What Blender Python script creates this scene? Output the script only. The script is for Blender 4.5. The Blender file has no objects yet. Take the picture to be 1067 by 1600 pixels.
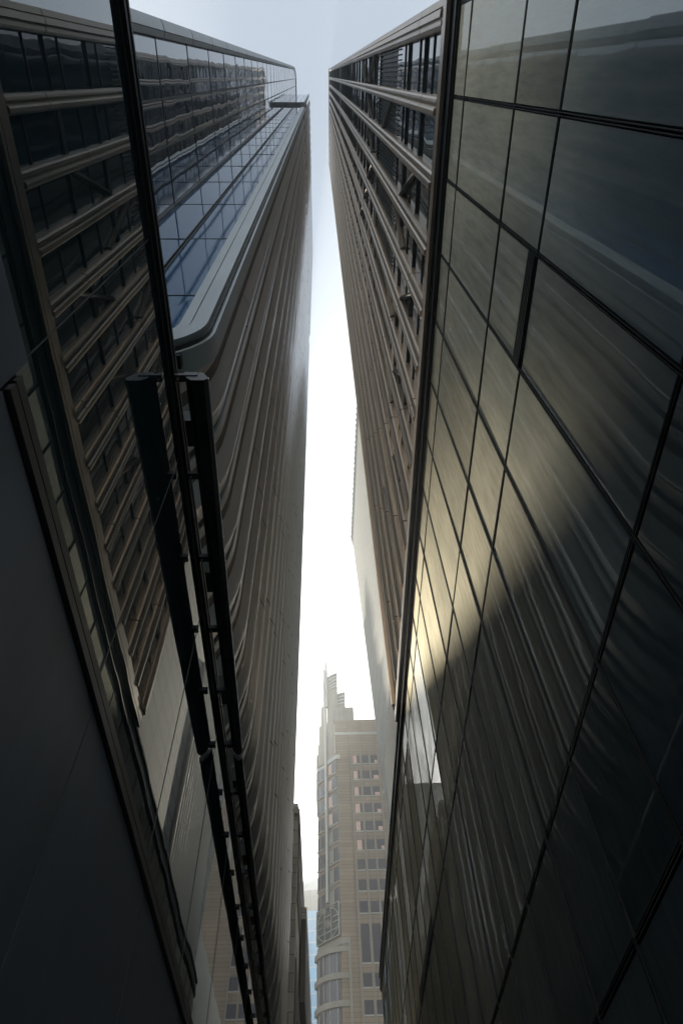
import bpy, math, random
from mathutils import Vector, Matrix
R = math.radians
random.seed(7)
S = bpy.context.scene

# ---------------------------------------------------------------- camera (solved from the two vanishing points)
W0, H0 = 1067.0, 1600.0
ZV, HV = (497.836, 117.532), (524.066, 2440.17)
CX, CY = W0/2, H0/2
FP = math.sqrt(-((ZV[0]-CX)*(HV[0]-CX)+(ZV[1]-CY)*(HV[1]-CY)))
zc = Vector((ZV[0]-CX, CY-ZV[1], FP)).normalized()
yc = Vector((HV[0]-CX, CY-HV[1], FP)).normalized()
xc = yc.cross(zc)
if xc.x < 0: xc = -xc
AX = (xc, yc, zc)
def ray(px, py):
    c = Vector((px-CX, CY-py, FP))
    return Vector((xc.dot(c), yc.dot(c), zc.dot(c)))
def on(a, px, py, v):                                   # world point seen at a photo pixel, on the plane a = v
    r = ray(px, py); return r*(v/r['xyz'.index(a)])
def proj(p):
    c = xc*p[0]+yc*p[1]+zc*p[2]
    if c.z <= 0.01: return None
    return (CX+FP*c.x/c.z, CY-FP*c.y/c.z)
cam = bpy.data.cameras.new('camera'); co = bpy.data.objects.new('camera', cam)
S.collection.objects.link(co)
right = Vector([a.x for a in AX]); up = Vector([a.y for a in AX]); fwd = Vector([a.z for a in AX])
m = Matrix((right, up, -fwd)).transposed().to_4x4()
co.matrix_world = m
cam.sensor_fit = 'VERTICAL'; cam.sensor_height = 36; cam.lens = FP/H0*36
cam.clip_start = 0.05; cam.clip_end = 6000
S.camera = co

# ---------------------------------------------------------------- light
SUN_AZ, SUN_EL = -7.6, 33.4                              # degrees, azimuth from +Y towards +X
w = bpy.data.worlds.new('World'); S.world = w; w.use_nodes = True
nt = w.node_tree; bg = nt.nodes['Background']
sky = nt.nodes.new('ShaderNodeTexSky'); sky.sky_type = 'NISHITA'; sky.sun_disc = False
sky.sun_elevation = R(SUN_EL); sky.sun_rotation = R(SUN_AZ)
sky.air_density = 2.2; sky.dust_density = 0.5; sky.ozone_density = 1.0; sky.altitude = 0
hs = nt.nodes.new('ShaderNodeHueSaturation'); hs.inputs['Saturation'].default_value = 0.46
nt.links.new(sky.outputs[0], hs.inputs['Color']); nt.links.new(hs.outputs[0], bg.inputs[0]); bg.inputs[1].default_value = 0.092
sd = Vector((math.sin(R(SUN_AZ))*math.cos(R(SUN_EL)), math.cos(R(SUN_AZ))*math.cos(R(SUN_EL)), math.sin(R(SUN_EL))))
sl = bpy.data.lights.new('sun', 'SUN'); so = bpy.data.objects.new('sun', sl); S.collection.objects.link(so)
sl.energy = 5.0; sl.angle = R(0.7); sl.color = (1.0, 0.90, 0.72)
so.rotation_euler = (-sd).to_track_quat('-Z', 'Y').to_euler(); so.location = (-40, 300, 220)
S.view_settings.view_transform = 'Standard'; S.view_settings.look = 'None'
S.view_settings.exposure = 1.5; S.view_settings.gamma = 1.0
S.cycles.max_bounces = 7; S.cycles.glossy_bounces = 5; S.cycles.diffuse_bounces = 3
S.cycles.sample_clamp_indirect = 4.0
S.cycles.use_denoising = True
S.cycles.volume_bounces = 0

# ---------------------------------------------------------------- helpers
class MB:
    def __init__(s): s.v = []; s.f = []
    def box(s, x0, x1, y0, y1, z0, z1):
        if x0 > x1: x0, x1 = x1, x0
        if y0 > y1: y0, y1 = y1, y0
        if z0 > z1: z0, z1 = z1, z0
        b = len(s.v)
        s.v += [(x0,y0,z0),(x1,y0,z0),(x1,y1,z0),(x0,y1,z0),(x0,y0,z1),(x1,y0,z1),(x1,y1,z1),(x0,y1,z1)]
        s.f += [tuple(b+i for i in q) for q in ((0,3,2,1),(4,5,6,7),(0,1,5,4),(1,2,6,5),(2,3,7,6),(3,0,4,7))]
        return s
    def pts8(s, bot, top):                              # prism between two polygons of equal count
        n = len(bot); b = len(s.v); s.v += [tuple(p) for p in bot]+[tuple(p) for p in top]
        s.f.append(tuple(b+i for i in reversed(range(n)))); s.f.append(tuple(b+n+i for i in range(n)))
        for i in range(n):
            j = (i+1) % n; s.f.append((b+i, b+j, b+n+j, b+n+i))
        return s
    def prism(s, poly, z0, z1):                         # vertical prism of a plan polygon
        return s.pts8([(x,y,z0) for x,y in poly], [(x,y,z1) for x,y in poly])
    def strip(s, rings, closed=True, caps=True):        # skin a list of equal-length rings
        n = len(rings[0]); b = len(s.v)
        for r in rings: s.v += [tuple(p) for p in r]
        for k in range(len(rings)-1):
            for i in range(n if closed else n-1):
                j = (i+1) % n; s.f.append((b+k*n+i, b+k*n+j, b+(k+1)*n+j, b+(k+1)*n+i))
        if caps and closed:
            s.f.append(tuple(b+i for i in reversed(range(n)))); s.f.append(tuple(b+(len(rings)-1)*n+i for i in range(n)))
        return s
    def bar(s, p, q, w, h, upv=(0,0,1)):
        p, q = Vector(p), Vector(q); d = (q-p).normalized(); u = Vector(upv)
        a = d.cross(u)
        if a.length < 1e-4: a = d.cross(Vector((0,1,0)))
        a.normalize(); c = a.cross(d).normalized()
        def ring(o): return [o+a*sx*w/2+c*sz*h/2 for sx, sz in ((-1,-1),(1,-1),(1,1),(-1,1))]
        return s.strip([ring(p), ring(q)])
    def tube(s, p, q, r0, r1=None, n=14):
        r1 = r0 if r1 is None else r1
        p, q = Vector(p), Vector(q); d = (q-p).normalized()
        a = d.cross(Vector((0,0,1)))
        if a.length < 1e-3: a = Vector((1,0,0))
        a.normalize(); c = a.cross(d)
        def ring(o, r): return [o+(a*math.cos(t)+c*math.sin(t))*r for t in [2*math.pi*i/n for i in range(n)]]
        return s.strip([ring(p, r0), ring(q, max(r1, 1e-3))])
    def build(s, name, mat, parent=None, smooth=False, label=None, kind=None):
        me = bpy.data.meshes.new(name); me.from_pydata(s.v, [], s.f); me.update()
        o = bpy.data.objects.new(name, me); S.collection.objects.link(o)
        import bmesh
        bm = bmesh.new(); bm.from_mesh(me); bmesh.ops.recalc_face_normals(bm, faces=bm.faces)
        if smooth:
            for f in bm.faces: f.smooth = True
            for e in bm.edges:
                if len(e.link_faces) == 2 and e.calc_face_angle(0) > R(35): e.smooth = False
        bm.to_mesh(me); bm.free()
        if mat: me.materials.append(mat)
        if parent is not None: o.parent = parent; o.matrix_parent_inverse = parent.matrix_world.inverted()
        if label: o['label'] = label
        if kind: o['kind'] = kind
        return o
def thing(name, label, cat, loc, group=None):
    o = bpy.data.objects.new(name, None); S.collection.objects.link(o)
    o.location = loc; o.matrix_world = Matrix.Translation(loc)
    o['label'] = label; o['category'] = cat
    if group: o['group'] = group
    o.empty_display_size = 1
    return o

# ---------------------------------------------------------------- materials
def newmat(name):
    mt = bpy.data.materials.new(name); mt.use_nodes = True
    return mt, mt.node_tree, mt.node_tree.nodes['Principled BSDF']
def N(t, typ, **kw):
    n = t.nodes.new(typ)
    for k, v in kw.items(): setattr(n, k, v)
    return n
def noise(t, scale, detail, stretch=(1,1,1), rough=0.55):
    tc = N(t, 'ShaderNodeTexCoord'); mp = N(t, 'ShaderNodeMapping'); mp.inputs['Scale'].default_value = stretch
    n = N(t, 'ShaderNodeTexNoise'); n.inputs['Scale'].default_value = scale; n.inputs['Detail'].default_value = detail
    n.inputs['Roughness'].default_value = rough
    t.links.new(tc.outputs['Object'], mp.inputs[0]); t.links.new(mp.outputs[0], n.inputs[0])
    return n
def ramp(t, src, p0, c0, p1, c1):
    r = N(t, 'ShaderNodeValToRGB'); e = r.color_ramp.elements
    e[0].position = p0; e[0].color = (*c0, 1); e[1].position = p1; e[1].color = (*c1, 1)
    t.links.new(src, r.inputs[0]); return r
def mrange(t, src, a, b, c, d):
    r = N(t, 'ShaderNodeMapRange'); t.links.new(src, r.inputs[0])
    for i, v in zip((1,2,3,4), (a,b,c,d)): r.inputs[i].default_value = v
    return r
def bump(t, src, strength, dist, target, chain=None):
    b = N(t, 'ShaderNodeBump'); b.inputs['Strength'].default_value = strength; b.inputs['Distance'].default_value = dist
    t.links.new(src, b.inputs['Height'])
    if chain: t.links.new(chain.outputs[0], b.inputs['Normal'])
    t.links.new(b.outputs[0], target); return b
def plain(name, col, rough=0.6, metal=0.0, var=0.25, scale=1.5, stretch=(1,1,1), bmp=0.0, ior=1.5):
    mt, t, p = newmat(name)
    n = noise(t, scale, 6, stretch)
    c0 = tuple(c*(1-var) for c in col); c1 = tuple(min(1, c*(1+var)) for c in col)
    r = ramp(t, n.outputs[0], 0.3, c0, 0.7, c1)
    t.links.new(r.outputs[0], p.inputs['Base Color'])
    p.inputs['Metallic'].default_value = metal; p.inputs['IOR'].default_value = ior
    mr = mrange(t, n.outputs[0], 0.3, 0.7, rough*0.85, min(1, rough*1.15)); t.links.new(mr.outputs[0], p.inputs['Roughness'])
    if bmp:
        n2 = noise(t, scale*8, 3, stretch); bump(t, n2.outputs[0], bmp, 0.02, p.inputs['Normal'])
    return mt
def coated_glass(name, base, ior, rough, wav=0.01, wscale=0.5, wstretch=(1,1,0.35), dust=0.0, dust_col=(0.72,0.685,0.55), dust_rough=0.90, tint=(1,1,1)):
    """opaque coated facade glass: dark body, strong clear reflection, roller-wave, and a thin film of dust"""
    mt, t, p = newmat(name)
    p.inputs['Base Color'].default_value = (*base, 1); p.inputs['IOR'].default_value = ior
    p.inputs['Roughness'].default_value = rough
    p.inputs['Specular Tint'].default_value = (*tint, 1)
    nw = noise(t, wscale, 1.5, wstretch)
    b1 = N(t, 'ShaderNodeBump'); b1.inputs['Strength'].default_value = 1.0; b1.inputs['Distance'].default_value = wav
    t.links.new(nw.outputs[0], b1.inputs['Height']); t.links.new(b1.outputs[0], p.inputs['Normal'])
    if dust > 0:
        st = noise(t, 4.0, 8, (1, 2.0, 0.25), 0.65); big = noise(t, 0.35, 4, (1,1,0.6))
        g = N(t, 'ShaderNodeBsdfGlossy', distribution='BECKMANN'); g.inputs['Roughness'].default_value = dust_rough
        g.inputs['Color'].default_value = (*dust_col, 1)
        df = N(t, 'ShaderNodeBsdfDiffuse'); df.inputs['Color'].default_value = (*[c*0.6 for c in dust_col], 1)
        m0 = N(t, 'ShaderNodeMixShader'); m0.inputs[0].default_value = 0.22
        t.links.new(g.outputs[0], m0.inputs[1]); t.links.new(df.outputs[0], m0.inputs[2])
        mul = N(t, 'ShaderNodeMath', operation='MULTIPLY'); t.links.new(st.outputs[0], mul.inputs[0]); t.links.new(big.outputs[0], mul.inputs[1])
        mr = mrange(t, mul.outputs[0], 0.12, 0.38, dust*0.7, dust*1.3)
        oi = N(t, 'ShaderNodeObjectInfo'); vr = mrange(t, oi.outputs['Random'], 0, 1, 0.72, 1.25)
        m9 = N(t, 'ShaderNodeMath', operation='MULTIPLY'); t.links.new(mr.outputs[0], m9.inputs[0]); t.links.new(vr.outputs[0], m9.inputs[1]); mr = m9
        rr_ = ramp(t, oi.outputs['Random'], 0.0, tuple(c*0.6 for c in base), 1.0, tuple(c*1.9 for c in base)); t.links.new(rr_.outputs[0], p.inputs['Base Color'])
        lw = N(t, 'ShaderNodeLayerWeight'); lw.inputs['Blend'].default_value = 0.5
        pw = N(t, 'ShaderNodeMath', operation='POWER'); t.links.new(lw.outputs['Facing'], pw.inputs[0]); pw.inputs[1].default_value = 5.5
        m2 = N(t, 'ShaderNodeMath', operation='MULTIPLY'); t.links.new(mr.outputs[0], m2.inputs[0]); t.links.new(mrange(t, pw.outputs[0], 0, 1, 0.03, 1.0).outputs[0], m2.inputs[1]); mr = m2
        mx = N(t, 'ShaderNodeMixShader'); out = t.nodes['Material Output']
        t.links.new(mr.outputs[0], mx.inputs[0]); t.links.new(p.outputs[0], mx.inputs[1]); t.links.new(m0.outputs[0], mx.inputs[2])
        t.links.new(mx.outputs[0], out.inputs[0])
    return mt
def courses(name, col, joint, bw, bh, mortar=0.02, rough=0.7, axis='YZ', var=0.18, off=0.5):
    """stone or tile cladding with fine joints, laid by real size on the wall plane"""
    mt, t, p = newmat(name)
    tc = N(t, 'ShaderNodeTexCoord'); sp = N(t, 'ShaderNodeSeparateXYZ'); cb = N(t, 'ShaderNodeCombineXYZ')
    t.links.new(tc.outputs['Object'], sp.inputs[0])
    if axis == 'XYZ':
        ad = N(t, 'ShaderNodeMath', operation='ADD'); t.links.new(sp.outputs['X'], ad.inputs[0]); t.links.new(sp.outputs['Y'], ad.inputs[1])
        t.links.new(ad.outputs[0], cb.inputs[0])
    else: t.links.new(sp.outputs[axis[0]], cb.inputs[0])
    t.links.new(sp.outputs['Z'], cb.inputs[1])
    b = N(t, 'ShaderNodeTexBrick'); b.offset = off
    b.inputs['Scale'].default_value = 1; b.inputs['Brick Width'].default_value = bw; b.inputs['Row Height'].default_value = bh
    b.inputs['Mortar Size'].default_value = mortar; b.inputs['Mortar Smooth'].default_value = 0.1
    b.inputs['Color1'].default_value = (*[c*(1-var) for c in col], 1); b.inputs['Color2'].default_value = (*[min(1,c*(1+var)) for c in col], 1)
    b.inputs['Mortar'].default_value = (*joint, 1)
    t.links.new(cb.outputs[0], b.inputs[0])
    n = noise(t, 0.25, 5); mx = N(t, 'ShaderNodeMixRGB', blend_type='MULTIPLY'); mx.inputs[0].default_value = 0.6
    r = ramp(t, n.outputs[0], 0.3, (0.72,0.72,0.74), 0.7, (1.1,1.06,1.0))
    t.links.new(b.outputs[0], mx.inputs[1]); t.links.new(r.outputs[0], mx.inputs[2]); t.links.new(mx.outputs[0], p.inputs['Base Color'])
    p.inputs['Roughness'].default_value = rough
    return mt

M = {}
M['podium_glass'] = coated_glass('podium_glass', (0.020,0.052,0.080), 2.2, 0.0, wav=0.0016, wscale=0.55, dust=1.75, tint=(0.82,0.95,1.0))
M['left_glass']   = coated_glass('left_glass', (0.014,0.030,0.038), 2.1, 0.0, wav=0.0022, wscale=0.6, tint=(0.80,0.94,1.0))
M['tower_glass']  = coated_glass('tower_glass', (0.014,0.028,0.036), 2.45, 0.01, wav=0.016, wscale=0.8)
M['wall_glass']   = coated_glass('wall_glass', (0.012,0.020,0.032), 2.1, 0.01, wav=0.016, wscale=0.4, wstretch=(1,1,0.7), tint=(0.8,0.92,1.0))
M['blue_glass']   = coated_glass('blue_glass', (0.018,0.075,0.19), 2.0, 0.05, wav=0.008, wscale=0.5, tint=(0.7,0.86,1.0))
M['moulding'] = plain('moulding_metal', (0.17,0.19,0.21), 0.4, 0.5, 0.12, 1.2)
M['recess_shade'] = plain('fin_recess_shade', (0.085,0.078,0.072), 0.45, 0.4, 0.15, 0.8, (1,1,0.2))  # brown recess strip; same tone paints shade on the bead's foot
M['black']   = plain('black_metal', (0.010,0.014,0.016), 0.45, 0.0, 0.3, 2)
M['louvre']  = plain('dark_louvre', (0.018,0.025,0.030), 0.5, 0.0, 0.3, 2)
M['bronze']  = plain('bronze_aluminium', (0.36,0.30,0.24), 0.33, 0.55, 0.15, 1.2, (1,1,0.2), 0.1)
M['fin']     = plain('fin_aluminium', (0.52,0.53,0.55), 0.34, 0.6, 0.08, 0.9, (1,1,0.15), 0.0)
M['trim']    = plain('trim_aluminium', (0.36,0.40,0.44), 0.42, 0.4, 0.12, 1.5, (1,1,0.3), 0.1)
M['base']    = plain('base_stone', (0.15,0.18,0.235), 0.5, 0.0, 0.3, 0.9, (1,1,0.25), 0.08)
M['ledge']   = plain('ledge_metal', (0.10,0.10,0.10), 0.45, 0.4, 0.2, 2)
M['canopy']  = plain('canopy_metal', (0.018,0.024,0.028), 0.5, 0.2, 0.3, 3)
M['stone']   = courses('pale_stone', (0.68,0.69,0.68), (0.2,0.19,0.18), 1.6, 1.0, 0.02, axis='XYZ')
M['tile'] = courses('grey_tile', (0.085,0.10,0.10), (0.02,0.022,0.025), 3.2, 1.5, 0.13, rough=0.9, axis='YZ', var=0.1, off=0.0)
M['darkstone'] = plain('shaded_stone', (0.20,0.19,0.19), 0.8, 0, 0.25, 0.6)  # darker copy of the stone, shade of side faces put into its colour
M['tan']     = courses('tan_stone', (0.25,0.20,0.155), (0.10,0.085,0.07), 2.6, 0.62, 0.03, axis='XYZ', var=0.12, off=0.0)
M['tanplain']= plain('tan_trim', (0.24,0.235,0.215), 0.7, 0, 0.12, 0.6)
M['officeglass'] = coated_glass('office_glass', (0.05,0.05,0.075), 1.7, 0.08, wav=0.01)
M['curtain'] = plain('curtain', (0.62,0.44,0.40), 0.9, 0, 0.2, 3, (4,4,0.3))
M['metal']   = plain('pale_metal', (0.36,0.38,0.38), 0.4, 0.4, 0.1, 1)
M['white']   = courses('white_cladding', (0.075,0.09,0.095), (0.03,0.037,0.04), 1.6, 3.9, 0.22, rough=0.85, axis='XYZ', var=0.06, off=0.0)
M['bluetower'] = courses('blue_curtain_wall', (0.05,0.30,0.62), (0.45,0.50,0.52), 40.0, 4.0, 0.12, rough=0.25, axis='XYZ', var=0.12, off=0.0)
M['asphalt'] = plain('asphalt', (0.05,0.05,0.05), 0.85, 0, 0.3, 2)
M['paving']  = courses('paving', (0.22,0.21,0.2), (0.1,0.1,0.1), 0.6, 0.6, 0.01, axis='XYZ')

# ---------------------------------------------------------------- ground
G = -1.6
def struct(name, mb, mat):
    o = mb.build(name, mat); o['kind'] = 'structure'; return o
struct('ground', MB().box(-110, 110, -70, 330, G-1.0, G-0.15), M['paving'])
struct('road', MB().box(-1.15, 1.75, -69, 43, G-0.15, G-0.03), M['asphalt'])
struct('pavement_left', MB().box(-2.2, -1.15, -69, 43, G-0.15, G), M['paving'])
struct('pavement_right', MB().box(1.75, 2.9, -69, 43, G-0.15, G), M['paving'])

# ---------------------------------------------------------------- RIGHT TOWER
RX = 3.0
rt = thing('glass_tower', 'dark bronze and glass tower on the right, vertical piers above a tall dark glass podium', 'tower', (RX, 10, G))
PY0 = 0.39; PP = 1.68
PZ = [G, 3.2, 5.3, 9.72, 12.05, 16.35, 17.65]
PYE = 44.0
MB().box(RX+0.09, RX+16, -14, PYE, G, 18.2).build('podium_wall', M['black'], rt)
ycols = [PY0+PP*k for k in range(-8, 27) if PY0+PP*k < PYE-0.3]+[PYE]
cells = []
def area(c):
    ps = [proj(p) for p in c]
    if any(p is None for p in ps): return 0
    xs = [min(max(p[0], 0), W0) for p in ps]; ys = [min(max(p[1], 0), H0) for p in ps]
    a = 0
    for i in range(4): a += xs[i]*ys[(i+1) % 4]-xs[(i+1) % 4]*ys[i]
    return abs(a)/2
for i in range(len(ycols)-1):
    for j in range(len(PZ)-1):
        y0, y1, z0, z1 = ycols[i], ycols[i+1], PZ[j], PZ[j+1]
        cells.append((area([(RX,y0,z0),(RX,y1,z0),(RX,y1,z1),(RX,y0,z1)]), y0, y1, z0, z1))
cells.sort(key=lambda c: -c[0])
rest = MB()
for k, (a, y0, y1, z0, z1) in enumerate(cells):
    g = 0.045
    tgt = MB() if k < 98 else rest
    # each pane very slightly out of true, as hung panes are
    e1, e2, e3, e4 = [random.uniform(-0.005, 0.005) for _ in range(4)]
    a0, a1, b0, b1 = y0+g, y1-g, z0+0.06, z1-0.06
    tgt.pts8([(RX+e1,a0,b0),(RX+e2,a1,b0),(RX+0.06,a1,b0),(RX+0.06,a0,b0)], [(RX+e3,a0,b1),(RX+e4,a1,b1),(RX+0.06,a1,b1),(RX+0.06,a0,b1)])
    if k < 98: tgt.build('podium_panel', M['podium_glass'], rt)
rest.build('podium_panel_field', M['podium_glass'], rt, kind='stuff')
# mullion caps: recessed double rails at the floor lines, thin fins at the verticals
for z in PZ[1:-1]:
    q = MB(); 
    for dz in (-0.022, 0.022): q.box(RX-0.012, RX+0.09, -14, PYE, z+dz-0.006, z+dz+0.006)
    q.build('transom', M['black'], rt)
for y in ycols[:-1]:
    q = MB()
    for dy in (-0.018, 0.018): q.box(RX-0.014, RX+0.09, y+dy-0.005, y+dy+0.005, G, 18.2)
    q.build('mullion', M['black'], rt)
# dark slot grilles
for (ya, yb_) in ((PY0+PP+0.03, PY0+PP*2-0.03), (PY0+PP*12+0.03, PY0+PP*15-0.03)):
    q = MB()
    for k_ in range(5): q.box(RX-0.035, RX+0.02, ya, yb_, 9.76+k_*0.075, 9.80+k_*0.075)
    q.box(RX-0.02, RX-0.006, ya, yb_, 9.75, 10.13)
    q.build('grille', M['black'], rt)
# podium coping: the black projecting ledge and the light stepped frame above
q = MB(); q.box(RX-0.04, RX+0.3, -14, PYE+0.25, 17.66, 18.5); q.box(RX-0.09, RX-0.04, -14, PYE+0.25, 17.74, 17.8); q.box(RX-0.10, RX-0.04, -14, PYE+0.25, 18.38, 18.5); q.build('coping', M['black'], rt)
q = MB()
for (d, z0, z1) in ((0.17, 18.52, 18.68), (0.08, 18.68, 18.78), (0.15, 18.78, 19.04), (0.05, 19.04, 19.12), (0.12, 19.12, 19.36)):
    q.box(RX-d, RX+0.35, -1.9, 22.2, z0, z1)
q.build('base_frame', M['bronze'], rt)
TZ0, TZ1 = 19.36, 221.0
TY0, TY1 = -1.5, 22.1
MB().box(RX+0.34, RX+18, TY0, TY1, 18.3, TZ1-1).build('tower_wall', M['louvre'], rt)
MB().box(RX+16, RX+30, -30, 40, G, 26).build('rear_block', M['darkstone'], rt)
# piers: stepped moulded profile (y offset, projection), from the near side to the far side
PROF = [(0.0,-0.3),(0.0,0.02),(0.02,0.10),(0.07,0.15),(0.13,0.16),(0.17,0.13),(0.18,0.06),(0.22,0.06),(0.23,0.13),(0.26,0.20),(0.31,0.22),(0.39,0.22),(0.42,0.20),(0.425,0.10),(0.47,0.09),(0.48,0.03),(0.48,-0.3)]
PROF = [(a_, b_*0.82 if b_ > 0 else b_) for a_, b_ in PROF]
NP = 14; PW = 0.48
pier_y = [0.42+1.665*k for k in range(NP)]
SEG = 8.3
def pier(y, joint0, prof=PROF, xb=RX+0.0, za=TZ0, zb=TZ1, mat='bronze', name='pier', seg=SEG):
    q = MB(); z = za; first = True
    while z < zb-0.1:
        z2 = min(zb, (z+joint0) if first and joint0 > 0.5 else z+seg); first = False
        q.pts8([(xb-p, y+o, z+0.03) for o, p in prof], [(xb-p, y+o, z2-0.03) for o, p in prof]); z = z2
    return q.build(name, M[mat], rt)
for k, y in enumerate(pier_y):
    pier(y, (k*2.9+3) % SEG)
# near corner: wide stepped parapet pier
CP = [(0.0,-0.3),(0.0,0.10),(0.16,0.12),(0.17,0.05),(0.20,0.05),(0.21,0.16),(0.36,0.18),(0.37,0.10),(0.42,0.09),(0.43,0.14),(0.52,0.14),(0.58,0.08),(0.60,0.02),(0.60,-0.3)]
pier(-1.52, 4.0, CP, name='corner_pier')
MB().box(RX-0.24, RX+0.3, TY1-0.02, TY1+0.14, TZ0, TZ1).build('edge_fin', M['bronze'], rt)
q = MB(); q.box(RX-0.26, RX+1.2, -1.6, TY1+0.2, TZ1, TZ1+1.2); q.box(RX-0.2, RX+0.5, -1.6, TY1+0.2, TZ1+1.2, TZ1+1.6); q.build('parapet', M['bronze'], rt)
# windows between the piers
FL = 4.15
bays = []
ys = [-0.92]+[y+PW for y in pier_y]
ye = [y for y in pier_y]+[TY1-0.02]
wins = []
MECH = [(30.6, 42.0), (112.0, 121.0)]
bars = MB(); 
for b in range(len(ye)):
    y0, y1 = ys[b], ye[b]
    if y1-y0 < 0.3: continue
    z = TZ0; fl = 0
    while z < TZ1-1:
        z2 = min(z+FL, TZ1-0.2)
        if not any(a-1 < z and z2 < c+1 for a, c in MECH):
            wins.append((area([(RX+0.1,y0,z),(RX+0.1,y1,z),(RX+0.1,y1,z2),(RX+0.1,y0,z2)]), y0, y1, z, z2, b, fl))
        z += FL; fl += 1
wins.sort(key=lambda c: -c[0])
rnd = random.Random(3)
field = MB(); bfield = MB()
for k, (a, y0, y1, z0, z1, b, fl) in enumerate(wins):
    top = k < 96
    gl = MB() if top else field; fr = MB() if top else bfield
    bw = rnd.choice([0.06, 0.06, 0.1, 0.35])
    g = [rnd.uniform(-0.004, 0.004) for _ in range(4)]
    zs = z0+bw; zm = zs+(z1-zs)*rnd.choice([0.33, 0.5, 0.62])
    x = RX+0.12
    gl.pts8([(x+g[0],y0,zs),(x+g[1],y1,zs),(x+.03,y1,zs),(x+.03,y0,zs)], [(x+g[2],y0,z1),(x+g[3],y1,z1),(x+.03,y1,z1),(x+.03,y0,z1)])
    fr.box(RX+0.05, RX+0.2, y0, y1, z0, zs-0.002)
    (gb := MB() if top else bfield).box(RX+0.085, RX+0.13, y0, y1, zm-0.03, zm+0.03)
    if top:
        wn = gl.build('window', M['tower_glass'], rt); fr.build('spandrel', M['louvre'], wn); gb.build('glazing_bar', M['louvre'], wn)
field.build('window_field', M['tower_glass'], rt, kind='stuff'); bfield.build('spandrel_field', M['louvre'], rt, kind='stuff')
for (a, c) in MECH:
    for b in range(len(ye)):
        if ye[b]-ys[b] < 0.3: continue
        q = MB(); n = int((ye[b]-ys[b])/0.16)
        q.box(RX+0.16, RX+0.2, ys[b], ye[b], a, c)
        for i in range(n): yy = ys[b]+(i+0.5)*(ye[b]-ys[b])/n; q.box(RX+0.08, RX+0.15, yy-0.02, yy+0.02, a, c)
        q.build('louvre_panel', M['louvre'], rt)
# slanted braces inside the bays
for (b, z0, s) in ((2,24.0,1),(3,26.3,-1),(3,43.5,1),(1,33,1),(2,44.0,-1),(4,22.2,1),(5,29.0,-1),(6,23.4,1),(4,47,1),(7,27.5,-1),(8,22.0,1),(5,51,1),(10,25,1),(1,46,-1),(0,43.6,1),(0,52,-1)):
    if b >= len(ye): continue
    y0, y1 = ys[b]+0.02, ye[b]-0.02
    if s < 0: y0, y1 = y1, y0
    q = MB()
    q.bar((RX+0.05, y0, z0), (RX+0.05, y1, z0+3.6), 0.16, 0.10, (1,0,0)); q.bar((RX-0.03, y0, z0), (RX-0.03, y1, z0+3.6), 0.05, 0.06, (1,0,0))
    q.build('brace', M['ledge'], rt)

# ---------------------------------------------------------------- LEFT FINNED TOWER
LX = -2.5
lt = thing('finned_tower', 'tall tower on the left clad in long curved metal fins beside blue glass', 'tower', (-6, 20, G))
FY0, FY1, FPITCH = 5.32, 44.0, 1.86
MB().box(-22, -6.35, -1.1, 43.5, 10.6, 214).build('core_wall', M['louvre'], lt)
MB().box(-6.35, LX-0.7, 5.0, 43.5, 18, 129).build('backing_wall', M['louvre'], lt)
MB().box(-6.35, LX-0.7, 5.0, 43.5, 137, 210).build('upper_backing_wall', M['louvre'], lt)
MB().box(-6.35, -5.6, 5.2, 43.0, 10.6, 17.99).build('lower_backing_wall', M['louvre'], lt)
# fin plan profile over one pitch: (dy, projection)
FPROF = [(0.04,-0.09),(0.04,-0.015),(0.055,0.0),(0.30,0.0),(0.50,-0.012),(0.60,0.0),(0.70,0.035),(0.80,0.08),(0.90,0.125),(1.0,0.155),(1.10,0.17),(1.19,0.16),(1.26,0.12),(1.29,0.06),(1.295,-0.05),(1.36,-0.055),(1.37,0.005),(1.39,0.012),(1.41,0.0),(1.685,0.0),(1.70,-0.015),(1.70,-0.09)]
def fin_path(zbot, ztop, flare=True, flare_top=False):
    pts = []
    if flare:
        zr = zbot+3.5; rr = 6.5
        for a in (42, 37, 32, 27, 22, 17, 12, 8, 4):
            t = R(a); pts.append((LX-rr*(1-math.cos(t)), zr-rr*math.sin(t), t))
        pts.append((LX, zr, 0))
    else:
        pts.append((LX, zbot, 0))
    if flare_top:
        pts += [(LX, ztop-1.4, 0), (LX-0.12, ztop-0.7, -0.3), (LX-0.5, ztop, -0.8)]
    else: pts.append((LX, ztop, 0))
    return pts
nf = 21
def paint_recess_shade(o, y):  # bead foot darkened as painted shade; valley strip is the brown recess
    o.data.materials.append(M['recess_shade'])
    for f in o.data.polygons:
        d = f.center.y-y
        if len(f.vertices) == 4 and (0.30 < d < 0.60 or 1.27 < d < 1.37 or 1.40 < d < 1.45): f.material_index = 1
rr2 = random.Random(11)
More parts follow.
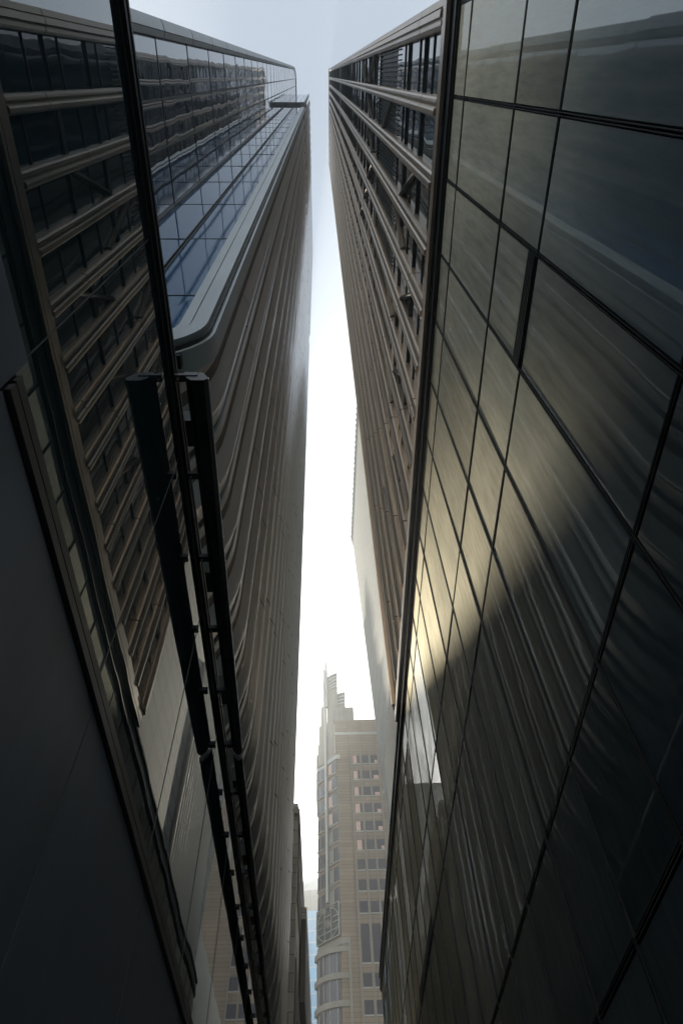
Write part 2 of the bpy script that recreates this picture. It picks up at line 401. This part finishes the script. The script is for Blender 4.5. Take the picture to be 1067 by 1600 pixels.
for k in range(nf):
    y = FY0+k*FPITCH
    zt = 129-0.0*k
    q = MB(); pts = fin_path(12.2, zt, True, True)
    # split in segments with small joints
    jj = []
    z = 19+rr2.uniform(0, 7)
    while z < zt-6: jj.append(z); z += 8.6
    rings = []
    def ring(x, z, t, dx=0): return [(x+(p+dx)*math.cos(t), y+o, z+(p+dx)*math.sin(-t)*1.0) for o, p in FPROF]
    cur = [ring(*pts[i]) for i in range(10)]
    for z in jj:
        cur.append(ring(LX, z-0.045, 0)); q.strip(cur); cur = [ring(LX, z+0.045, 0)]
    for p in pts[10:]: cur.append(ring(*p))
    q.strip(cur)
    fin = q.build('fin', M['fin'], lt, smooth=True); paint_recess_shade(fin, y)
    def cring(x, z, t): return [(x+p*math.cos(t), y+o, z-p*math.sin(t)) for o, p in ((1.66,-0.13),(1.66,-0.075),(1.94,-0.075),(1.94,-0.13))]
    q = MB(); q.strip([cring(*p) for p in pts])
    for z in jj: q.strip([ring(LX, z-0.05, 0, -0.012), ring(LX, z+0.05, 0, -0.012)])
    q.build('fin_gap_shade_joints', M['black'], fin)  # black strips paint the shade of deep fin gaps, and back the joints
    q = MB(); y_ = y
    q.strip([ring(LX-0.5, 131.0, 0.8), ring(LX-0.1, 132.0, 0.3), ring(LX+0.05, 133.2, 0), ring(LX+0.05, 212-0.05*k, 0)])
    paint_recess_shade(q.build('upper_fin', M['fin'], lt, smooth=True), y)
MB().box(-6, LX-0.3, 42.9, FY1-0.02, 12, 205).build('end_wall', M['fin'], lt)
# wall A: recessed facade along the street
AXX = -6.0
AYE = 4.6
acols = [-1.15, 0.8, 2.37, AYE]
ZR = [30.6+7.08*k for k in range(-3, 29)]
for i in range(3):
    for j in range(len(ZR)-1):
        z0, z1 = ZR[j], ZR[j+1]
        if z0 > 205: continue
        q = MB(); e = [rr2.uniform(-0.006, 0.006) for _ in range(4)]; g = 0.07; gy = 0.06
        q.pts8([(AXX+e[0],acols[i]+gy,z0+g),(AXX+e[1],acols[i+1]-gy,z0+g),(AXX-.05,acols[i+1]-gy,z0+g),(AXX-.05,acols[i]+gy,z0+g)],
               [(AXX+e[2],acols[i]+gy,z1-g),(AXX+e[3],acols[i+1]-gy,z1-g),(AXX-.05,acols[i+1]-gy,z1-g),(AXX-.05,acols[i]+gy,z1-g)])
        q.build('window', M['wall_glass'], lt)
MB().box(AXX-0.35, AXX-0.06, -1.15, AYE, 10.6, 210).build('window_backing', M['black'], lt)
for y in acols[1:3]:
    MB().box(AXX-0.05, AXX+0.07, y-0.03, y+0.03, 10.6, 210).build('mullion', M['black'], lt)
for z in ZR:
    if z < 205: MB().box(AXX-0.05, AXX+0.02, -1.15, AYE, z-0.035, z+0.035).build('transom', M['black'], lt)
# near corner moulding of wall A with a rounded head
q = MB(); z = 10.6
while z < 196:
    z2 = min(z+7.08, 196)
    q.pts8([(AXX+dx, y, z+0.06) for y, dx in ((-1.16,-0.3),(-1.16,0.10),(-1.36,0.15),(-1.375,0.10),(-1.39,0.15),(-1.60,0.12),(-1.78,0.02),(-1.86,-0.3))],
           [(AXX+dx, y, z2-0.06) for y, dx in ((-1.16,-0.3),(-1.16,0.10),(-1.36,0.15),(-1.375,0.10),(-1.39,0.15),(-1.60,0.12),(-1.78,0.02),(-1.86,-0.3))]); z = z2
q.build('corner_moulding', M['moulding'], lt, smooth=True)
q = MB(); rings = []
for i in range(9):
    a = R(90*i/8); cy, cz, r = 0.9, 196, 1.0
    y = cy-2.3*math.cos(a); z = cz+16*math.sin(a)
    rings.append([(AXX-0.3,y+0.35*math.cos(a),z-1.2*math.sin(a)),(AXX+0.13,y+0.35*math.cos(a),z-1.2*math.sin(a)),(AXX+0.13,y-0.3*math.cos(a),z+1.0*math.sin(a)),(AXX-0.3,y-0.3*math.cos(a),z+1.0*math.sin(a))])
rings.append([(p[0], 4.6, p[2]) for p in rings[-1]])
q.strip(rings); q.build('roof_edge', M['trim'], lt, smooth=True)
# wall B: glass return wall facing back along the street, rounded frame around it
BY = 4.6
XR = -3.03; ZB = 13.45
bcols = [-5.98, -4.38, XR]
brows = [ZB, 17.1]+[24.0+7.15*k for k in range(0, 16)]
brows = [z for z in brows if z < 131]+[131.2]
for i in range(2):
    for j in range(len(brows)-1):
        e = [rr2.uniform(-0.006, 0.006) for _ in range(4)]; g = 0.05
        x0, x1, z0, z1 = bcols[i]+g, bcols[i+1]-g, brows[j]+g, brows[j+1]-g
        q = MB()
        q.pts8([(x0,BY+e[0],z0),(x1,BY+e[1],z0),(x1,BY+.05,z0),(x0,BY+.05,z0)], [(x0,BY+e[2],z1),(x1,BY+e[3],z1),(x1,BY+.05,z1),(x0,BY+.05,z1)])
        q.build('glass_panel', M['blue_glass'], lt)
MB().box(-6.0, LX-0.3, BY+0.07, BY+0.35, 13.0, 131.2).build('panel_backing', M['black'], lt)
for z in brows[1:-1]: MB().box(-6.0, XR, BY-0.014, BY+0.05, z-0.022, z+0.022).build('transom', M['black'], lt)
for dx in (-0.05, 0.05): MB().box(-4.38+dx-0.018, -4.38+dx+0.018, BY-0.05, BY+0.06, ZB, 131).build('mullion', M['black'], lt)
MB().box(AXX-0.01, AXX+0.1, BY-0.12, BY-0.005, 11, 131).build('inner_corner', M['black'], lt)
def frame(y0, inner_x, outer_x, zb_in, zb_out, r_in, r_out, ztop, mat, name, xl=-6.0, split=None):
    """frame strip following right side and bottom with a round corner, in plan depth y0[0]..y0[1]"""
    def path(xe, ze, r):
        p = [(xe, ztop)]
        for i in range(0, 11):
            a = R(9*i); p.append((xe-r+r*math.cos(a), ze+r-r*math.sin(a)))
        p.append((xl, ze)); return p
    a = path(inner_x, zb_in, r_in); b = path(outer_x, zb_out, r_out)
    q = MB(); q.strip([[(p[0],y0[0],p[1]),(o[0],y0[0],o[1]),(o[0],y0[1],o[1]),(p[0],y0[1],p[1])] for p, o in zip(a, b)])
    return q.build(name, M[mat], lt, smooth=True)
frame((BY-0.09, BY+0.28), -2.83, -2.73, 13.24, 13.12, 1.26, 1.36, 131.4, 'black', 'frame_seam')
frame((BY-0.12, BY+0.3), XR, -2.805, ZB, 13.2, 1.1, 1.3, 131.5, 'trim', 'glass_frame')
frame((BY-0.16, BY+0.3), -2.755, -2.42, 13.16, 12.85, 1.33, 1.62, 131.5, 'trim', 'glass_frame')
frame((BY-0.04, BY+0.32), -2.418, -2.36, 12.847, 12.78, 1.62, 1.68, 131.5, 'black', 'frame_seam')
frame((BY+0.05, BY+0.55), -2.357, -2.28, 12.775, 12.68, 1.68, 1.76, 131.5, 'trim', 'frame_return')
MB().box(-5.95, -3.0, BY+0.36, 5.2, 10.3, 12.9).build('soffit_wall', M['black'], lt)
for i, x in enumerate((-3.02, -2.96, -2.9)): MB().box(x, x+0.025, BY+0.5+i*0.1, BY+0.55+i*0.1, 10.3, 13.3).build('glass_fin', M['bronze'], lt)
# head of the glass wall and the upper glass box
q = MB(); q.box(-6.0, LX, BY+0.4, BY+2.4, 131.3, 131.8); q.build('recess_ledge', M['louvre'], lt)
MB().box(-6, LX-0.35, BY+1.0, BY+1.6, 131.8, 147).build('recess_wall', M['louvre'], lt)
UY = 4.3
for i, (x0, x1) in enumerate(((-5.98, -4.7), (-4.7, -3.6), (-3.6, -2.9))):
    for j in range(9):
        z0, z1 = 147+7.2*j, 147+7.2*(j+1)
        q = MB(); q.box(x0+0.03, x1-0.03, UY, UY+0.05, z0+0.04, z1-0.04); q.build('upper_glass_panel', M['blue_glass'], lt)
MB().box(-6.0, LX-0.3, UY+0.07, UY+0.9, 146.8, 212).build('upper_panel_backing', M['black'], lt)
q = MB()
def upath(xe, ze, r, xl=-6.0, zt=212):
    p = [(xe, zt)]
    for i in range(0, 9):
        a = R(11.25*i); p.append((xe-r+r*math.cos(a), ze+3*r-3*r*math.sin(a)))
    p.append((xl, ze)); return p
a = upath(-2.88, 146.9, 0.8); b = upath(-2.6, 145.6, 1.0)
q.strip([[(p[0],UY-0.1,p[1]),(o[0],UY-0.1,o[1]),(o[0],UY+0.6,o[1]),(p[0],UY+0.6,p[1])] for p, o in zip(a, b)])
q.build('upper_glass_frame', M['trim'], lt, smooth=True)

# ---------------------------------------------------------------- LEFT PODIUM
GX = -2.35
lp = thing('podium_building', 'low dark building on the left with mirror glass over a dark stone base', 'building', (-4, 10, G))
PT = 9.87
gy = [-11.5, -8.15, -4.8, -1.45, 1.9, 5.27, 8.6, 11.95, 15.3, 18.65, 22.0, 25.3, 28.7, 32.0]
MB().box(-6.3, GX-0.06, -11.5, 32, G, 9.9).build('podium_wall', M['black'], lp)
for i in range(len(gy)-1):
    q = MB(); e = [rr2.uniform(-0.0015, 0.0015) for _ in range(4)]; g = 0.008
    z0 = 4.95 if gy[i] >= 1.8 else 5.16
    q.pts8([(GX+e[0],gy[i]+g,z0),(GX+e[1],gy[i+1]-g,z0),(GX-.04,gy[i+1]-g,z0),(GX-.04,gy[i]+g,z0)],
           [(GX+e[2],gy[i]+g,PT),(GX+e[3],gy[i+1]-g,PT),(GX-.04,gy[i+1]-g,PT),(GX-.04,gy[i]+g,PT)])
    q.build('glass_panel', M['left_glass'], lp)
    q = MB(); g = 0.012; off = 0.06
    zt = 4.62 if gy[i] >= 1.8 else 5.15
    q.box(GX-0.05, GX+off, gy[i]+g, gy[i+1]-g, G, zt); q.build('base_panel', M['base'], lp)
    q = MB(); q.box(GX-0.01, GX+0.006, gy[i]-0.006, gy[i]+0.006, 5.0, PT); q.build('glass_joint', M['ledge'], lp)
q = MB(); q.box(GX-0.03, GX+0.10, 1.92, 32, 4.66, 4.77); q.box(GX-0.03, GX+0.085, 1.92, 32, 4.82, 4.93); q.build('ledge', M['ledge'], lp)
MB().box(GX-0.03, GX+0.02, 1.92, 32, 4.60, 4.96).build('ledge_channel', M['black'], lp)
q = MB()
for (x0, x1, z0, z1) in ((-0.05, 0.03, PT+0.01, PT+0.10), (-0.05, 0.085, PT+0.10, PT+0.20), (-0.05, 0.06, PT+0.20, PT+0.235), (-0.05, 0.10, PT+0.235, PT+0.30)):
    q.box(GX+x0, GX+x1, -11.5, 32, z0, z1)
q.build('top_rail', M['canopy'], lp)
MB().box(-6.3, GX-0.06, -11.5, 32, 9.93, 10.15).build('roof', M['black'], lp)
# canopy blade carried on brackets off the rail
def blade(y0, y1, xo0, xo1, n):
    prof = lambda xo: [(-2.12,10.05),(-2.105,9.96),(-2.06,9.80),(-1.97,9.70),(xo-0.05,9.70),(xo,9.76),(xo,9.80),(xo-0.1,10.0)]
    out = []
    for i in range(n):
        a, b = y0+(y1-y0)*i/n, y0+(y1-y0)*(i+1)/n
        xa, xb = xo0+(xo1-xo0)*i/n, xo0+(xo1-xo0)*(i+1)/n
        q = MB(); w_ = 1.0
        ra = [(min(x, xa) if x != xa else xa, a+0.008, z) for x, z in prof(xa)]; rb = [(min(x, xb), b-0.008, z) for x, z in prof(xb)]
        q.strip([ra, rb]); bl = q.build('canopy_blade', M['canopy'], lp, smooth=True)
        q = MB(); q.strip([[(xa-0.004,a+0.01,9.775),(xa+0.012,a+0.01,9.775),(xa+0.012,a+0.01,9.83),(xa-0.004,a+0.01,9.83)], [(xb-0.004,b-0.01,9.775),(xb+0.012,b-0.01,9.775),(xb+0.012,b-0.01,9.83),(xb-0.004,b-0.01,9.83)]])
        q.build('edge_highlight', M['trim'], bl)  # paler strip paints the highlight along the blade's outer edge
        if i == 0:
            q = MB(); q.strip([[(x, a-0.004, z) for x, z in prof(xa)], [(x, a+0.006, z) for x, z in prof(xa)]]); q.build('end_cap', M['ledge'], bl)
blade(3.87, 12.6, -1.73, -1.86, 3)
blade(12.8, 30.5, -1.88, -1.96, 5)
yb = 3.86; k = 0
while yb < 30:
    q = MB(); q.box(GX+0.10, -1.90, yb-0.012, yb+0.10, 9.86, 9.90); q.box(GX+0.10, -1.90, yb, yb+0.02, 9.90, 9.97)
    bk = q.build('bracket', M['ledge'] if k == 0 else M['canopy'], lp) 
    for xx in (-2.2, -2.02): MB().tube((xx, yb+0.05, 9.83), (xx, yb+0.05, 9.862), 0.018, 0.018, 8).build('bolt', M['metal'], bk)
    yb += 1.72; k += 1
for y in [5.0+3.3*i for i in range(8)]:
    MB().box(-3.2, -2.2, y, y+0.5, 10.7, 11.1).build('outrigger', M['canopy'], lp)

# ---------------------------------------------------------------- STONE CLASSICAL BUILDING behind the fins
sb = thing('stone_building', 'old grey stone building with cornices just beyond the finned tower', 'building', (-6, 50, G))
Y0 = 44.7
MB().box(-20, -2.06, Y0+0.05, 76, G, 28.2).build('wall', M['stone'], sb)
MB().box(-20, -2.10, Y0+0.3, 76, 28.2, 30.3).build('attic', M['stone'], sb)
q = MB(); q.box(-20, -1.95, Y0-0.02, 76, 29.3, 29.65); q.box(-20, -2.03, Y0, 76, 29.65, 29.8); q.build('cornice', M['stone'], sb)
q = MB(); q.box(-20, -1.95, Y0-0.02, 76, 25.8, 26.15); q.box(-20, -2.05, Y0, 76, 25.55, 25.8); q.build('cornice', M['stone'], sb)
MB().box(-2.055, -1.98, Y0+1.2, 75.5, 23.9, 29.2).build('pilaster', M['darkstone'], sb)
q = MB(); q.box(-1.97, -1.57, 51.9, 75, 25.83, 26.4); q.box(-1.97, -1.61, 51.95, 75, 25.6, 25.83); q.build('main_cornice', M['stone'], sb)
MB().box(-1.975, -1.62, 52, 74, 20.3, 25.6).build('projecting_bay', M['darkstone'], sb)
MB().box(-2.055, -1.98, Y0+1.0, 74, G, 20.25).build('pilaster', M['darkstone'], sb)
for i in range(4):
    y = 48+i*6.5
    for (z0, z1) in ((1, 6), (13.5, 17.0)):
        q = MB(); q.box(-1.975, -1.90, y, y+2.2, z0, z1); q.tube((-1.975, y+1.1, z1), (-1.905, y+1.1, z1), 1.1, 1.1, 20)
        q.build('window', M['officeglass'], sb)

# ---------------------------------------------------------------- WHITE LEANING TOWER, right, behind the bronze tower
wt = thing('white_tower', 'pale white tower behind the bronze tower, its edge stepped like a saw', 'tower', (14, 80, G))
def wpt(px, py, x): return on('x', px, py, x)
zt = 117.0
pT = on('z', 550, 838, zt); pN = on('z', 558.5, 645, zt)
pB = on('z', 601, 1245, 44.0)
dirn = (pN-pT)/14.0
leanx = (pT.x-pB.x)/(zt-44.0); leany = (pT.y-pB.y)/(zt-44.0)
def wp(y_, z_, dx=0):
    # point on the leaning face: y_ metres from the far corner back towards the camera
    b = pT+Vector((leanx, leany*0.0, 1)).normalized()*0
    return Vector((pT.x+(z_-zt)*leanx+dx, pT.y-y_+(z_-zt)*leany, z_))
span = pT.y-pN.y
steps = 34; xr = (pN.x-pT.x)
q = MB()
def face(y_, z_, dx=0):
    v = wp(y_, z_, dx); v.x += xr*min(1.6, y_/span); return v
A0 = [face(0, -1.6), face(span*1.5, -1.6)]; A1 = [face(0, zt-2), face(span*1.5, zt-2)]
q.pts8([A0[0], A0[1], A0[1]+Vector((20,0,0)), A0[0]+Vector((20,6,0))], [A1[0], A1[1], A1[1]+Vector((20,0,0)), A1[0]+Vector((20,6,0))])
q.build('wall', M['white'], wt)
q = MB()
for i in range(steps):
    y0 = span*1.4*i/steps; y1 = span*1.4*(i+0.62)/steps; y2 = span*1.4*(i+1)/steps
    a = face(y0, zt-2); b = face(y2, zt-2); c = face(y0, zt, -0.35)
    b1 = face(y2, zt, 0.0)
    q.pts8([a+Vector((0,0,-2)), b+Vector((0,0,-2)), b+Vector((3,0,-2)), a+Vector((3,0,-2))], [c, b1, b1+Vector((3,0,0)), c+Vector((3,0,0))])
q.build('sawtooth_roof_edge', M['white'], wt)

# neighbours seen only as reflections, where they stand past the bronze tower
nb = thing('tiled_block', 'grey tiled block with ribbed lower cladding between the bronze tower and the white tower', 'building', (12, 50, G))
MB().box(6.2, 24, 22.6, 52, 20, 46).build('wall', M['tile'], nb)
MB().box(6.25, 24, 22.6, 80, G, 19.9).build('lower_wall', M['tanplain'], nb)
MB().box(6.25, 24, 52.1, 80, 20, 29.8).build('annexe_wall', M['tanplain'], nb)
q = MB(); y = 44.2
while y < 58: q.prism([(6.19,y),(6.02,y+0.1),(5.88,y+0.3),(5.92,y+0.5),(6.19,y+0.55)], G, 44); y += 0.8
q.build('ribbed_cladding', M['tanplain'], nb)

# ---------------------------------------------------------------- FAR TOWER with the emblem
ft = thing('emblem_tower', 'tan stone tower closing the alley, with stepped crown, spire and round emblem', 'tower', (3, 115, G))
FYF = 110.0
P0 = (1.98, FYF); PA = (0.25, 111.7); PC = (-0.42, 112.3); PE = (-1.70, 113.6)
body = [(1.98,FYF+0.05),(16,FYF+0.05),(16,130),(-1.6,130),(-1.6,113.8),(-0.42,112.55),(0.25,111.95)]
MB().prism(body, G, 89.0).build('wall', M['tan'], ft)
MB().prism([(2.0,FYF+0.0),(4.2,FYF+0.0),(4.2,FYF+0.3),(2.0,FYF+0.3)], 48, 83.5).build('stone_pier', M['tan'], ft)
# upper storeys above the cornice
MB().box(1.4, 16, FYF+0.1, 129, 89.0, 92.7).build('attic', M['tan'], ft)
q = MB(); q.box(1.75, 14, FYF-0.12, FYF+0.3, 89.2, 89.45); q.box(1.75, 14, FYF-0.06, FYF+0.3, 88.9, 89.2); q.build('cornice', M['metal'], ft)
q = MB(); q.box(1.55, 1.72, FYF-0.12, FYF+0.2, 84.5, 91.5); q.build('corner_rail', M['metal'], ft)
q = MB(); q.prism([(2.6,FYF-0.14),(2.6,FYF+0.1),(2.0,FYF+0.1),(0.2,111.95),(0.05,111.7),(1.9,FYF-0.14)], 83.3, 84.2); q.build('bay_cornice', M['metal'], ft)
q = MB(); q.prism([(-0.3,112.2),(-0.3,112.5),(-1.8,113.9),(-1.9,113.5)], 83.0, 83.6); q.build('bay_cornice', M['metal'], ft)
# stepped crown
q = MB(); q.box(1.7, 5.7, FYF+0.4, 127, 92.7, 96.2); q.build('crown_block', M['tanplain'], ft)
def curved(name, x0, x1, z0, z1, mat, louv, bulge, yb=FYF+0.3):
    n = 10; pl = []
    for i in range(n+1):
        t = i/n; x = x0+(x1-x0)*t; pl.append((x, yb+bulge*(1-t)**1.5))
    pl += [(x1, 126), (x0, 126)]
    q = MB(); q.prism(pl, z0, z1); o = q.build(name, M[mat], ft, smooth=True)
    for i in range(louv):
        z = z1-0.35-i*0.9
        if z < z0: break
        q = MB(); q.prism([(p[0], p[1]-0.18) for p in pl[:n+1]]+[(x1+0.05, yb+0.5), (x0, yb+bulge+0.5)], z, z+0.4); q.build('crown_louvre', M['metal'], o)
curved('crown_tier', 1.6, 4.05, 92.7, 100.1, 'tanplain', 4, 1.0)
curved('crown_tier', 0.3, 2.5, 84, 105.6, 'tanplain', 5, 1.4)
MB().prism([(-1.5,113.7),(-1.35,113.0),(-0.6,112.4),(0.2,111.9),(1.6,111.3),(1.7,126),(-1.5,126)], 84, 93.5).build('crown_shoulder', M['tanplain'], ft)
MB().prism([(-1.05,113.6),(-0.9,112.9),(-0.5,112.5),(0.2,112.0),(0.2,126),(-1.05,126)], 93.5, 98.5).build('crown_shoulder', M['tanplain'], ft)
MB().box(-1.95, -1.55, 113.9, 120, 78, 87.2).build('side_slab', M['tanplain'], ft)
MB().box(-1.70, -1.2, 113.75, 120, 84, 89.5).build('side_slab', M['tanplain'], ft)
q = MB()
q.tube((-0.08,111.7,57.3),(-0.08,111.7,98.0),0.30,0.30,16); q.build('corner_mast', M['metal'], ft, smooth=True)
q = MB(); q.tube((0.18,111.3,97.0),(0.18,111.3,108.6),0.30,0.26,16); q.tube((-0.25,111.6,97),(-0.25,111.6,108.0),0.24,0.2,12)
q.tube((0.08,111.3,108.4),(0.02,111.3,111.3),0.24,0.14,12); q.tube((0.12,111.3,111.0),(0.12,111.3,114.2),0.08,0.05,8)
sp = q.build('spire', M['metal'], ft, smooth=True)
for i in range(8):
    MB().box(-0.75, -0.45, 111.5, 111.7, 99.4+i*0.62, 99.6+i*0.62).build('spire_rung', M['metal'], sp)
# frontal windows: three columns
wx = [(5.0, 6.25), (6.72, 8.0), (8.42, 9.7)]
wz = [84.0-3.42*i for i in range(16)]
rw = random.Random(5)
for c, (x0, x1) in enumerate(wx):
    for r, zt_ in enumerate(wz):
        tall = r in (9,)
        if r == 10: continue
        z1 = zt_; z0 = zt_-(1.75 if not tall else 5.4)
        fr = MB().box(x0-0.09, x1+0.09, FYF-0.02, FYF+0.12, z0-0.22, z0-0.02)
        wn = MB().box(x0, x1, FYF+0.0, FYF+0.03, z0, z1).build('window', M['officeglass'], ft)
        fr.build('sill', M['metal'], wn)
        if r < 6 and c != 1:
            wd = (x1-x0)*rw.uniform(0.4, 0.75)
            if c == 0: MB().box(x0+0.05, x0+wd, FYF-0.012, FYF-0.004, z0+0.03, z1-0.05).build('curtain', M['curtain'], wn)
            else: MB().box(x1-wd, x1-0.05, FYF-0.012, FYF-0.004, z0+0.03, z0+0.55+rw.random()*0.3).build('curtain', M['curtain'], wn)
for x in (4.75, 6.49, 8.21, 9.95):
    MB().box(x-0.11, x+0.11, FYF-0.16, FYF+0.1, G, 85.0).build('pilaster', M['tanplain'], ft)
for r, zt_ in enumerate(wz):
    if r == 10: continue
for (z0, z1, x0, x1) in ((75.6, 75.9, 10.1, 12.4), (76.0, 76.15, 10.1, 12.4)):
    MB().box(x0, x1, FYF-0.15, FYF+0.1, z0, z1).build('belt_course', M['metal'], ft)
MB().tube((11.9, FYF-0.05, 60), (11.9, FYF-0.05, 73.5), 0.55, 0.55, 16).build('side_column', M['tanplain'], ft, smooth=True)
# bay windows on the two slanted faces
def slab(p, q_, z0, z1, out, th, name, mat, par=ft):
    d = Vector((q_[0]-p[0], q_[1]-p[1], 0)).normalized(); n = Vector((d.y, -d.x, 0))
    if n.y > 0: n = -n
    a = Vector((p[0], p[1], 0))+n*out; b = Vector((q_[0], q_[1], 0))+n*out
    poly = [(a.x,a.y),(b.x,b.y),(b.x-n.x*th,b.y-n.y*th),(a.x-n.x*th,a.y-n.y*th)]
    return MB().prism(poly, z0, z1).build(name, M[mat], par)
def lerp(p, q_, t): return (p[0]+(q_[0]-p[0])*t, p[1]+(q_[1]-p[1])*t)
F1 = (P0, PA); F2 = (PC, PE)
for r in range(8):
    z1 = 83.0-3.42*r; z0 = z1-2.35
    for (a, b) in (F1, F2):
        wn = slab(lerp(a,b,0.04), lerp(a,b,0.96), z0, z1, 0.03, 0.06, 'window', 'officeglass')
        slab(lerp(a,b,0.0), lerp(a,b,1.0), z0-0.35, z0-0.05, 0.10, 0.15, 'sill', 'tanplain', wn)
        slab(lerp(a,b,0.55), lerp(a,b,0.6), z0, z1, 0.06, 0.04, 'frame', 'metal', wn)
        if a == P0: slab(lerp(a,b,0.62), lerp(a,b,0.94), z0+0.1, z1-0.1, 0.045, 0.01, 'curtain', 'tanplain' if r > 3 else 'curtain', wn)
# emblem: ring, square frame, H and bars on a dark panel across both faces
EB = (PE[0]+0.02, 113.75); EA = (1.96, 110.12)
ed = Vector((EA[0]-EB[0], EA[1]-EB[1], 0)); EW = ed.length; ed.normalize(); en = Vector((ed.y, -ed.x, 0)); 
if en.y > 0: en = -en
em = bpy.data.objects.new('emblem', None)
def ept(u, v, o=0.35): p = Vector((EB[0], EB[1], 0))+ed*(u*EW)+en*o; return Vector((p.x, p.y, 51.75+v*5.0))
q = MB(); q.pts8([ept(0,0,0.0), ept(1,0,0.0), ept(1,0,0.18), ept(0,0,0.18)], [ept(0,1,0.0), ept(1,1,0.0), ept(1,1,0.18), ept(0,1,0.18)])
emb = q.build('emblem_panel', M['louvre'], ft)
def lin(u0, v0, u1, v1, w_=0.13): return MB().bar(ept(u0,v0,0.28), ept(u1,v1,0.28), 0.12, w_, (en.x,en.y,0))
q = MB()
for (a_, b_, c_, d_) in ((0.02,0.0,0.98,0.0),(0.02,0.0,0.02,1.0),(0.98,0.0,0.98,1.0),(0.02,1.0,0.42,1.0),(0.6,1.0,0.98,1.0)):
    k_ = lin(a_,b_,c_,d_); b0 = len(q.v); q.v += k_.v; q.f += [tuple(i+b0 for i in f) for f in k_.f]
q.build('emblem_frame', M['metal'], emb)
q = MB()
for i in range(40):
    a_ = R(100+(360-20)*i/40); b_ = R(100+(360-20)*(i+1)/40)
    k_ = lin(0.5+0.48*math.cos(a_), 0.47+0.46*math.sin(a_), 0.5+0.48*math.cos(b_), 0.47+0.46*math.sin(b_), 0.2); b0 = len(q.v); q.v += k_.v; q.f += [tuple(i_+b0 for i_ in f) for f in k_.f]
q.build('emblem_ring', M['metal'], emb)
q = MB()
for (a_, b_, c_, d_) in ((0.36,0.05,0.36,0.86),(0.64,0.05,0.64,0.86),(0.36,0.72,0.64,0.72),(0.36,0.86,0.42,0.86),(0.58,0.86,0.64,0.86),(0.1,0.24,0.9,0.24),(0.04,0.45,0.28,0.45),(0.06,0.62,0.28,0.62),(0.72,0.45,0.96,0.45),(0.72,0.62,0.94,0.62)):
    k_ = lin(a_,b_,c_,d_); b0 = len(q.v); q.v += k_.v; q.f += [tuple(i+b0 for i in f) for f in k_.f]
q.build('emblem_bars', M['metal'], emb)
q = MB(); c_ = ept(0.5, 0.48, 0.2)
for i in range(6):
    pass
rings = []
for i in range(7):
    a_ = R(90*i/6); rr_ = 0.62*math.cos(a_); o = 0.2+0.5*math.sin(a_)
    rings.append([ept(0.5, 0.48, o)+ed*(max(rr_,0.01)*math.cos(R(t)))+Vector((0,0,max(rr_,0.01)*1.1*math.sin(R(t)))) for t in range(0, 360, 24)])
q.strip(rings); q.build('emblem_boss', M['darkstone'], emb, smooth=True)
# soffit below the emblem, and the curved bay under it
MB().prism([(3.35,FYF-0.3),(3.35,FYF+0.3),(1.9,FYF+0.3),(-1.65,114.0),(-1.75,113.5),(1.9,FYF-0.05)], 50.4, 51.3).build('bay_base', M['tanplain'], ft)
def arc(r, n=14, c=(2.15, 114.2), a0=190, a1=290):
    return [(c[0]+r*math.cos(R(a0+(a1-a0)*i/n)), c[1]+r*math.sin(R(a0+(a1-a0)*i/n))) for i in range(n+1)]
for r in range(6):
    zt_ = 50.1-3.55*r
    pl = arc(4.1)+[(3.0, 114), (-1.6, 114)]
    MB().prism(arc(4.35)+[(3.2, 114), (-1.6, 114)], zt_-0.75, zt_).build('bay_band', M['tanplain'], ft, smooth=True)
    wn = MB().prism(arc(4.0)+[(3.0, 114), (-1.5, 114)], zt_-3.55, zt_-0.75).build('bay_window', M['officeglass'], ft, smooth=True)
    q = MB()
    for x, y in arc(4.03, 6)[1:]: q.tube((x, y, zt_-3.5), (x, y, zt_-0.8), 0.05, 0.05, 6)
    q.build('bay_mullion', M['metal'], wn)
MB().box(3.0, 3.35, FYF-0.25, FYF+0.3, G, 50.4).build('bay_jamb', M['tanplain'], ft)

# ---------------------------------------------------------------- BLUE TOWER far away
bt = thing('blue_tower', 'distant rounded blue glass tower with a thin spire in the gap', 'tower', (-12, 270, G))
q = MB(); n = 28; cx, cy, r = -4.5, 278, 18.0
def circ(rad, z): return [(cx+rad*math.cos(2*math.pi*i/n), cy+rad*math.sin(2*math.pi*i/n), z) for i in range(n)]
q.strip([circ(r, G), circ(r, 131)]); bw_ = q.build('glass_body', M['bluetower'], bt, smooth=True)
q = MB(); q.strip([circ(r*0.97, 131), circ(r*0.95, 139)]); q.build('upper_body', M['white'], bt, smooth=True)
q = MB(); q.strip([circ(r*0.72, 139), circ(r*0.7, 143.5), circ(r*0.6, 146.5), circ(r*0.35, 149.5)]); q.build('dome', M['metal'], bt, smooth=True)
q = MB(); q.tube((cx-1.3,cy,148),(cx-1.3,cy,154),1.3,0.7); q.tube((cx-1.3,cy,154),(cx-1.3,cy,163.5),0.5,0.1); q.build('spire', M['metal'], bt, smooth=True)

# unseen tower, added to shade the lower facade (stands in line with the finned tower)
sh = thing('unseen_shading_tower', 'unseen grey tower added to cast shade, further down the street behind the finned tower', 'tower', (-18, 118, G))
MB().box(-32, -6.5, 110, 128, G, 77.6).build('wall', M['stone'], sh)

# ---------------------------------------------------------------- haze in the air
hz, t, p = newmat('haze'); t.nodes.remove(p)
pv = t.nodes.new('ShaderNodeVolumePrincipled'); pv.inputs['Color'].default_value = (0.86,0.92,1.0,1); pv.inputs['Density'].default_value = 0.0011
pv.inputs['Anisotropy'].default_value = 0.45
t.links.new(pv.outputs[0], t.nodes['Material Output'].inputs['Volume'])
o = MB().box(-112, 112, -72, 332, G-2, 226).build('haze', hz); o['kind'] = 'stuff'
